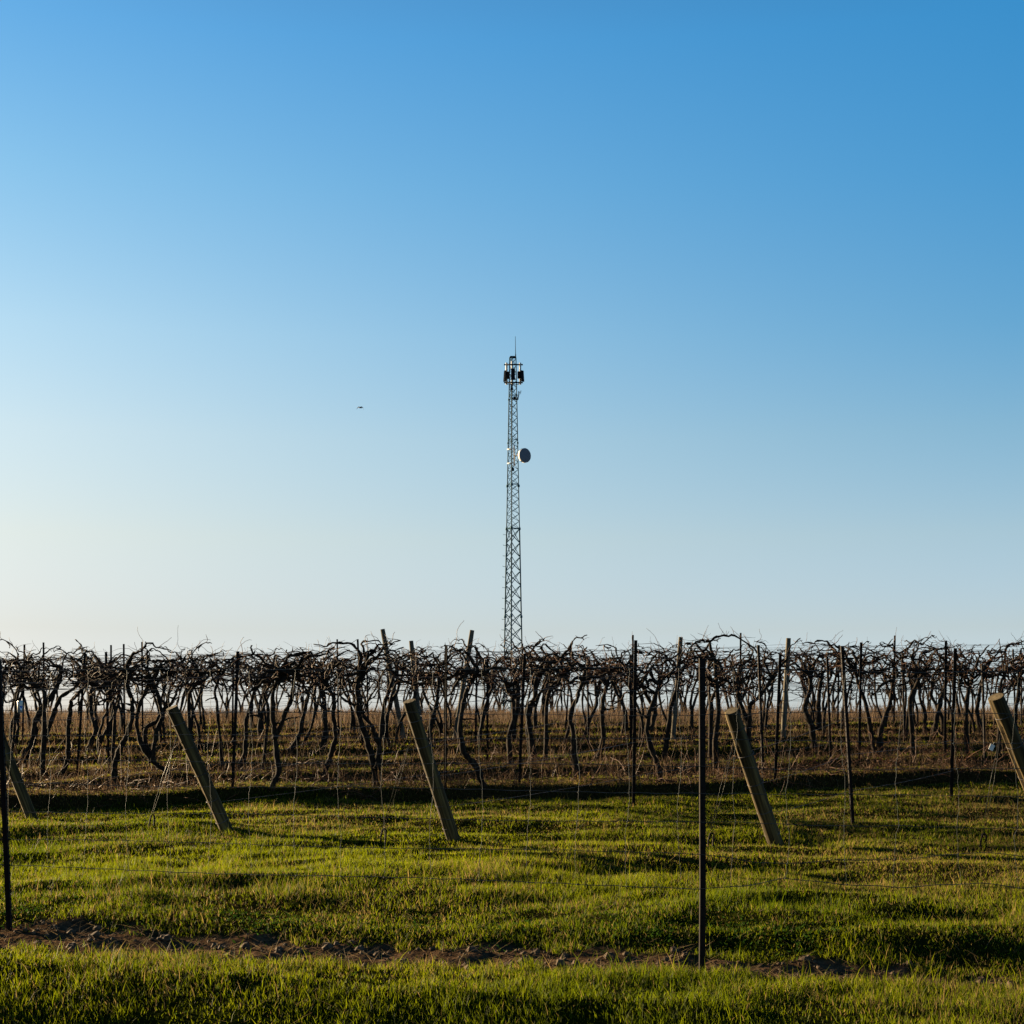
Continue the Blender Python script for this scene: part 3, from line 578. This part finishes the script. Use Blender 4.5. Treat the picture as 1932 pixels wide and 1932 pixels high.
# ------------------------------------------------------------------ drink can and tag
d = 17.6; cp = at(38, 1333, d); mb = MB(); k = 20
pr_ = [(.0, -.074), (.024, -.074), (.029, -.068), (.033, -.060), (.033, .058), (.030, .066), (.027, .071), (.025, .070), (0, .068)]
V_ = [(r * math.cos(2 * math.pi * j_ / k), r * math.sin(2 * math.pi * j_ / k), z) for r, z in pr_ for j_ in range(k)]
mb.add(V_, [(i_ * k + j_, i_ * k + (j_ + 1) % k, (i_ + 1) * k + (j_ + 1) % k, (i_ + 1) * k + j_) for i_ in range(len(pr_) - 1) for j_ in range(k)])
M['can'] = new_mat('can_metal', (.30, .295, .28), .32, .5); M['blue'] = new_mat('blue_print', (.02, .08, .32), .4, .3); M['bluew'] = new_mat('pale_print', (.55, .68, .85), .4, .2)
can = mb.build('drink_can', M['can']); can.location = cp; tag(can, 'silver drink can with a blue mark hung on a trellis wire at the left edge', 'can')
mb = MB()
def patch(a0, a1, zf, mi):
    n_ = 8; V_ = []
    for i_ in range(n_ + 1):
        a = a0 + (a1 - a0) * i_ / n_; lo, hi = zf(i_ / n_); V_ += [(.0336 * math.cos(a), .0336 * math.sin(a), lo), (.0336 * math.cos(a), .0336 * math.sin(a), hi)]
    mb.add(V_, [(2 * i_, 2 * i_ + 2, 2 * i_ + 3, 2 * i_ + 1) for i_ in range(n_)], mi)
patch(-1.45, -.35, lambda t: (-.002 - .022 * (1 - abs(2 * t - 1)), .006), 0); patch(-1.35, -.45, lambda t: (-.012 - .045 * (1 - abs(2 * t - 1)), -.004 - .022 * (1 - abs(2 * t - 1))), 1)
mb.build('blue_mark', [M['blue'], M['bluew']], can, smooth=False)
mb = MB(); d = 15.5; tpnt = at(1871, 1410, d); mb.box((0, 0, 0), (.05, .004, .062)); mb.tube([(0, 0, .03), (.004, 0, .05), (.0, 0, .06)], .002, 5)
o = mb.build('plastic_tag', M['white'], smooth=False); o.location = tpnt; o.rotation_euler = (0, .45, .1); tag(o, 'small white tag on a trellis wire left of the thick slanted post', 'tag')

# ------------------------------------------------------------------ lattice mast
TD = 125.0; K = F / TD; tz0 = -.05; TB = Vector(((967 - HX) / K, TD, 0)); TB.z = gz(TB.x, TD) - .1
tower = empty('lattice_mast', TB); tag(tower, 'tall slender three-legged steel lattice mast with antennas, rising behind the vineyard', 'mast')
def zpx(py): return EYE - (py - HY) / K
def Rz(z): py = HY + (EYE - z) * K; return (6.85 + (py - 672) * .02235) / K
AL = [R(-22.5 + 0), R(-22.5 + 120), R(-22.5 + 240)]
# leg 0 right, leg 2 nearest the viewer, leg 1 left and behind
def leg(i_, z):
    r = Rz(z); a = (R(22.5), R(142.5), R(262.5))[i_]; return Vector((TB.x + r * math.cos(a), TB.y + r * math.sin(a), z))
ztop = zpx(674); zb = TB.z
names = []
for i_ in range(3):
    mb = MB(); zs = np.linspace(zb, ztop, 30); mb.tube([leg(i_, z) for z in zs], [.062 if z < zpx(997) else .044 for z in zs], 7)
    for py in (753, 835, 916, 997, 1163, 1330):
        p = leg(i_, zpx(py)); mb.tube([p - Vector((0, 0, .10 if py > 900 else .06)), p + Vector((0, 0, .10 if py > 900 else .06))], .105 if py > 900 else .085, 8)
    mb.build('leg', M['tower'], tower, smooth=True, loc=TB).location = (0, 0, 0)
mb = MB()
def face(z0, z1, r, horiz=False):
    for a_, b_ in ((0, 1), (1, 2), (2, 0)):
        mb.tube([leg(a_, z0), leg(b_, z1)], r, 4); mb.tube([leg(b_, z0), leg(a_, z1)], r, 4)
        if horiz: mb.tube([leg(a_, z1), leg(b_, z1)], r * 1.2, 4)
z = zpx(997); n_ = 0
while z < ztop - .05:
    z1 = min(z + .62, ztop); face(z, z1, .020, n_ % 6 == 5 or z1 >= ztop); z = z1; n_ += 1
mb.build('upper_bracing', M['tower'], tower, smooth=False, loc=TB).location = (0, 0, 0)
mb = MB(); z = zpx(997); face(z - .001, z, .03, True)
while z > zb:
    z1 = max(z - 1.18, zb); face(z1, z, .036); z = z1
mb.build('lower_bracing', M['tower'], tower, smooth=False, loc=TB).location = (0, 0, 0)
mb = MB()
for q, py in enumerate(np.arange(1008, 1335, 10.0)):
    p = leg(1, zpx(py)); dx = Vector((-.26, -.06, 0)) if q % 2 == 0 else Vector((.17, .12, 0)); mb.tube([p, p + dx, p + dx * 1.02 + Vector((0, 0, .06))], .018, 5)
mb.build('climbing_pegs', M['tower'], tower, loc=TB).location = (0, 0, 0)
mb = MB(); cap = Vector((TB.x, TB.y, ztop)); P_ = [leg(i_, ztop) for i_ in range(3)]
for i_ in range(3): mb.tube([P_[i_], P_[(i_ + 1) % 3]], .05, 6)
mb.box(cap - Vector((0, .1, 0.02)), (.42, .3, .14)); mb.build('top_plate', M['dark'], tower, smooth=False, loc=TB).location = (0, 0, 0)
wp = P_[0] + Vector((-.03, 0, 0)); mb = MB(); mb.tube([wp, Vector((wp.x, wp.y, zpx(668)))], .05, 7); mb.tube([Vector((wp.x, wp.y, zpx(668))), Vector((wp.x - .02, wp.y, zpx(634)))], [.030, .018], 7)
mb.build('whip_antenna', M['tower'], tower, loc=TB).location = (0, 0, 0)
# antenna head: triangular pipe frame, three poles, panels, radio units
def P3(px, py, dy=0.0): return Vector(((px - HX) * (TD + dy) / F, TD + dy, EYE - (py - HY) * (TD + dy) / F))
cor = [(955.8, .35), (966.2, -.85), (981.5, .35)]; mb = MB()
for py in (688, 721.8):
    for (a_, da), (b_, db) in ((cor[0], cor[1]), (cor[1], cor[2]), (cor[2], cor[0])):
        A, B = P3(a_, py, da), P3(b_, py, db); v = (B - A).normalized() * .22; mb.tube([A - v, B + v], .062, 7)
    mb.tube([P3(967, py, -.85), P3(967, py, 0)], .06, 6)
mb.build('antenna_frame', M['dark'], tower, loc=TB).location = (0, 0, 0)
for (px, dy), (y0, y1) in zip(cor, ((684.5, 725.5), (681.5, 724), (684.5, 725.5))):
    mb = MB(); mb.tube([P3(px, y0, dy), P3(px, y1, dy)], .09, 9); mb.build('mount_pipe', M['white'], tower, loc=TB).location = (0, 0, 0)
def panel(name, px, py, w, h, dpt, dy, yaw, tilt=0, mat='dark'):
    mb = MB(); ro = Matrix.Rotation(R(yaw), 3, 'Z') @ Matrix.Rotation(R(tilt), 3, 'X'); c = P3(px, py, dy); mb.box((0, 0, 0), (w, dpt, h), ro)
    o = mb.build(name, M[mat], tower, smooth=False); o.location = c - TB; bv = o.modifiers.new('Bevel', 'BEVEL'); bv.width = .03; bv.segments = 2; return o
panel('panel_antenna', 952.6, 709.5, .26, .95, .10, .15, -50, -5); panel('panel_antenna', 967.9, 706, .33, .96, .12, -1.15, 6); panel('panel_antenna', 985.6, 709.5, .30, .95, .12, .15, 45, -5)
panel('radio_unit', 958.6, 708, .28, .60, .2, .2, -15); panel('radio_unit', 979.6, 707.5, .29, .60, .2, .3, 12); panel('radio_unit', 965.6, 733.5, .21, .24, .2, -.45, 4); panel('radio_unit', 965.8, 726.5, .16, .30, .14, -.65, 0)
mb = MB()
for px, s_ in ((953, 1), (957, 1), (981, -1), (984, -1)):
    mb.tube([P3(px, 715, .2), P3(px + s_, 722, 0), P3(px + s_ * 4, 725, 0), P3(966, 727, -.1)], .018, 5)
mb.tube([P3(964.8, 728, 0), P3(964.9, 1000, 0), P3(964.5, 1376, 0)], .035, 6)
mb.build('cables', M['dark'], tower, loc=TB).location = (0, 0, 0)
mb = MB(); mb.tube([P3(975, 745.5, -.1), P3(979, 745.5, -.3)], .035, 6); mb.tube([P3(978.5, 749, -.3), P3(978.5, 738, -.3)], .03, 6); mb.tube([P3(978, 742.5, -.3), P3(983.5, 739.5, -.6)], .014, 5)
for q in range(4): c = P3(979 + q * 1.3, 742 - q * .7, -.33 - q * .08); mb.tube([c - Vector((.03, 0, .16)), c + Vector((.03, 0, .16))], .010, 4)
mb.tube([P3(977, 754, -.3), P3(977.6, 748, -.3)], .05, 6); mb.build('yagi_antenna', M['galv'], tower, loc=TB).location = (0, 0, 0)
for px, py, rr_ in ((971, 751.5, .13), (967, 885.5, .14)):
    mb = MB(); c = P3(px, py, -.35); mb.tube([c - Vector((0, 0, rr_)), c - Vector((0, 0, rr_ * .9)), c + Vector((0, 0, rr_ * .6)), c + Vector((0, 0, rr_ * 1.3))], [rr_ * .5, rr_, rr_, rr_ * .4], 8); mb.build('beacon_lamp', M['dark'], tower, loc=TB).location = (0, 0, 0)
# microwave dish
mb = MB(); mb.tube([P3(970.2, 839.5, -.55), P3(970.2, 878.5, -.55)], .066, 9); mb.build('dish_pipe', M['white'], tower, loc=TB).location = (0, 0, 0)
mb = MB()
for py in (846.5, 873): mb.tube([P3(957, py + 1.5, -.35), P3(971, py, -.62)], .05, 7)
mb.tube([P3(969, 859, -.55), P3(978, 859, -.72)], .045, 7); mb.build('dish_arm', M['white'], tower, loc=TB).location = (0, 0, 0)
yaw = R(38); ax = Vector((math.sin(yaw), -math.cos(yaw), 0)); up = Vector((0, 0, 1)); sd = ax.cross(up)
dc = P3(991.2, 859, -.95); mb = MB(); kk = 40; prof = [(.0, -.42), (.16, -.42), (.34, -.36), (.50, -.28), (.585, -.22), (.60, -.22), (.60, -.012), (.585, 0)]
V_ = [tuple(ax * t_ + sd * r * math.cos(2 * math.pi * j_ / kk) + up * r * math.sin(2 * math.pi * j_ / kk)) for r, t_ in prof for j_ in range(kk)]
mb.add(V_, [(i_ * kk + j_, i_ * kk + (j_ + 1) % kk, (i_ + 1) * kk + (j_ + 1) % kk, (i_ + 1) * kk + j_) for i_ in range(len(prof) - 1) for j_ in range(kk)])
dish = mb.build('microwave_dish', M['white'], tower); dish.location = dc - TB
mb = MB(); prof = [(.585, .002), (.45, .018), (.25, .032), (.0, .04)]
V_ = [tuple(ax * t_ + sd * r * math.cos(2 * math.pi * j_ / kk) + up * r * math.sin(2 * math.pi * j_ / kk)) for r, t_ in prof for j_ in range(kk)]
mb.add(V_, [(i_ * kk + j_, i_ * kk + (j_ + 1) % kk, (i_ + 1) * kk + (j_ + 1) % kk, (i_ + 1) * kk + j_) for i_ in range(len(prof) - 1) for j_ in range(kk)])
mb.build('radome', M['radome'], dish)

# ------------------------------------------------------------------ bird
BD = 110.0; bk = BD / F; bc = Vector(((679 - HX) * bk, BD, EYE - (769 - HY) * bk)); bird = empty('bird', bc)
tag(bird, 'small dark bird gliding with drooping wings left of the mast', 'bird')
def bp(x, z, y=0): return Vector((x * bk * 1.15, y, z * bk * 1.35))
mb = MB(); mb.tube([bp(-1.6, -.55, -.12), bp(-1.0, -.35, -.08), bp(0, -.2, 0), bp(1.4, .0, .06), bp(2.3, .1, .16), bp(2.8, .05, .2)], [.008, .026, .038, .036, .024, .006], 10)
def wing(pts):
    n_ = len(pts); V_ = []
    for (x, z, y, ch) in pts:
        p = bp(x, z, y); V_ += [tuple(p + Vector((0, -ch, .0))), tuple(p + Vector((0, 0, ch * .55))), tuple(p + Vector((0, ch, 0))), tuple(p - Vector((0, 0, ch * .5)))]
    mb.add(V_, [(i_ * 4 + j_, i_ * 4 + (j_ + 1) % 4, (i_ + 1) * 4 + (j_ + 1) % 4, (i_ + 1) * 4 + j_) for i_ in range(n_ - 1) for j_ in range(4)])
wing([(0, .1, 0, .07), (-1.6, .9, .02, .065), (-3.2, .5, .05, .055), (-4.7, -.7, .1, .055), (-5.8, -1.8, .14, .035)])
wing([(0, .1, 0, .07), (2.2, .9, 0, .075), (4.0, .5, .02, .06), (5.2, -.4, .04, .05), (5.6, -1.8, .06, .06), (5.7, -2.8, .08, .04)])
M['plume'] = noisy('plumage', (.03, .03, .035), (.08, .08, .085), 6, .8, (1, 1, 1), 0); M['plumew'] = noisy('pale_plumage', (.6, .6, .6), (.75, .75, .75), 6, .8, (1, 1, 1), 0)
ob = mb.build('body', M['plume'], bird)
mb = MB(); mb.tube([bp(-1.5, -.7, -.13), bp(-.9, -.5, -.14), bp(.1, -.3, -.1)], [.012, .034, .010], 8); mb.build('tail', M['plumew'], bird)

# ------------------------------------------------------------------ sky, sun, camera
SUN_AZ, SUN_EL = 55.0, 10.0                # degrees left of the view axis, above the horizon
w = bpy.data.worlds.new('World'); S.world = w; w.use_nodes = True; nt = w.node_tree; bg = nt.nodes['Background']
sky = nt.nodes.new('ShaderNodeTexSky'); sky.sky_type = 'NISHITA'; sky.sun_disc = False
sky.sun_elevation = R(SUN_EL); sky.sun_rotation = R(-SUN_AZ); sky.altitude = 0; sky.air_density = 1.0; sky.dust_density = .3; sky.ozone_density = 1.0
# colour gain multiplied onto the sky by height above the horizon, on the sunward side and away from it
LEFT = [(0, 0.071, 0.102, 0.240), (0.055, 0.0955, 0.0995, 0.150), (0.115, 0.138, 0.1275, 0.1395), (0.18, 0.159, 0.154, 0.1585), (0.242, 0.152, 0.169, 0.178), (0.331, 0.110, 0.168, 0.197), (0.411, 0.0735, 0.156, 0.213), (.6, .030, .08, .14), (1, .016, .045, .08)]  # highest stops, out of view, darkened to cut fill light and deepen shade
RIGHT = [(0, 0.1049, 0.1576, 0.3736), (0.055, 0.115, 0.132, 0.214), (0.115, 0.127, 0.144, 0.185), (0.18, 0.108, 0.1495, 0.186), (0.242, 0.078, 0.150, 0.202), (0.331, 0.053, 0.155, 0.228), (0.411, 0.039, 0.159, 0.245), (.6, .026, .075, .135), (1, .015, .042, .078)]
tc = nt.nodes.new('ShaderNodeTexCoord'); sx = nt.nodes.new('ShaderNodeSeparateXYZ'); nt.links.new(tc.outputs['Generated'], sx.inputs[0])
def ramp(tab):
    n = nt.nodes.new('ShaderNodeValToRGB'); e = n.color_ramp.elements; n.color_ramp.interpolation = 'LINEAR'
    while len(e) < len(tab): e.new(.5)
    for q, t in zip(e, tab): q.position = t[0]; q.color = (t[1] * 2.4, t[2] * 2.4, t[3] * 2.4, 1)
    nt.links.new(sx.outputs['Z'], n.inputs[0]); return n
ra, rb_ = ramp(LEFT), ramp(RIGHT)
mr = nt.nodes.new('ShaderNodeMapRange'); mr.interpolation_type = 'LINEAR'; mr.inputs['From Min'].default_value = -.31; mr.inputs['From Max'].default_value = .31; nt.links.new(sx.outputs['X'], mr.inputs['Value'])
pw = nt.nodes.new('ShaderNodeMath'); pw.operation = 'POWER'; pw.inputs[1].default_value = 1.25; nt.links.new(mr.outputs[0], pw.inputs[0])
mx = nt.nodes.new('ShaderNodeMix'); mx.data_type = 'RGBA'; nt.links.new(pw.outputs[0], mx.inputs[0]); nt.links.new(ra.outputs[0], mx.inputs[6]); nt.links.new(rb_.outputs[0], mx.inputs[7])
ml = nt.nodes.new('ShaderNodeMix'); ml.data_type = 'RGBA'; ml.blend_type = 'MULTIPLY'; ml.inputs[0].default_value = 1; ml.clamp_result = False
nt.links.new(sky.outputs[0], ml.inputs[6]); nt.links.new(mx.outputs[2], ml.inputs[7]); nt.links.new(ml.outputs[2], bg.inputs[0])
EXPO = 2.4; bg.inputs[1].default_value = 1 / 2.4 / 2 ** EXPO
sun = bpy.data.lights.new('sun', 'SUN'); sun.energy = 5.0; sun.angle = R(.5); sun.color = (1.0, .78, .48)
so = bpy.data.objects.new('sun', sun); C.objects.link(so)
dv = Vector((-math.sin(R(SUN_AZ)) * math.cos(R(SUN_EL)), math.cos(R(SUN_AZ)) * math.cos(R(SUN_EL)), math.sin(R(SUN_EL)))); so.rotation_mode = 'QUATERNION'; so.rotation_quaternion = dv.to_track_quat('Z', 'Y')
cam = bpy.data.cameras.new('camera'); co = bpy.data.objects.new('camera', cam); C.objects.link(co); co.location = (0, 0, EYE); co.rotation_euler = (R(90), 0, 0)
cam.sensor_width = 36; cam.lens = 36 * F / 1932; cam.shift_y = (HY - 966) / 1932; cam.clip_end = 5000; cam.clip_start = .1; S.camera = co
S.render.engine = 'CYCLES'; S.render.resolution_x = S.render.resolution_y = 1024
S.view_settings.view_transform = 'Standard'; S.view_settings.look = 'None'; S.view_settings.exposure = EXPO
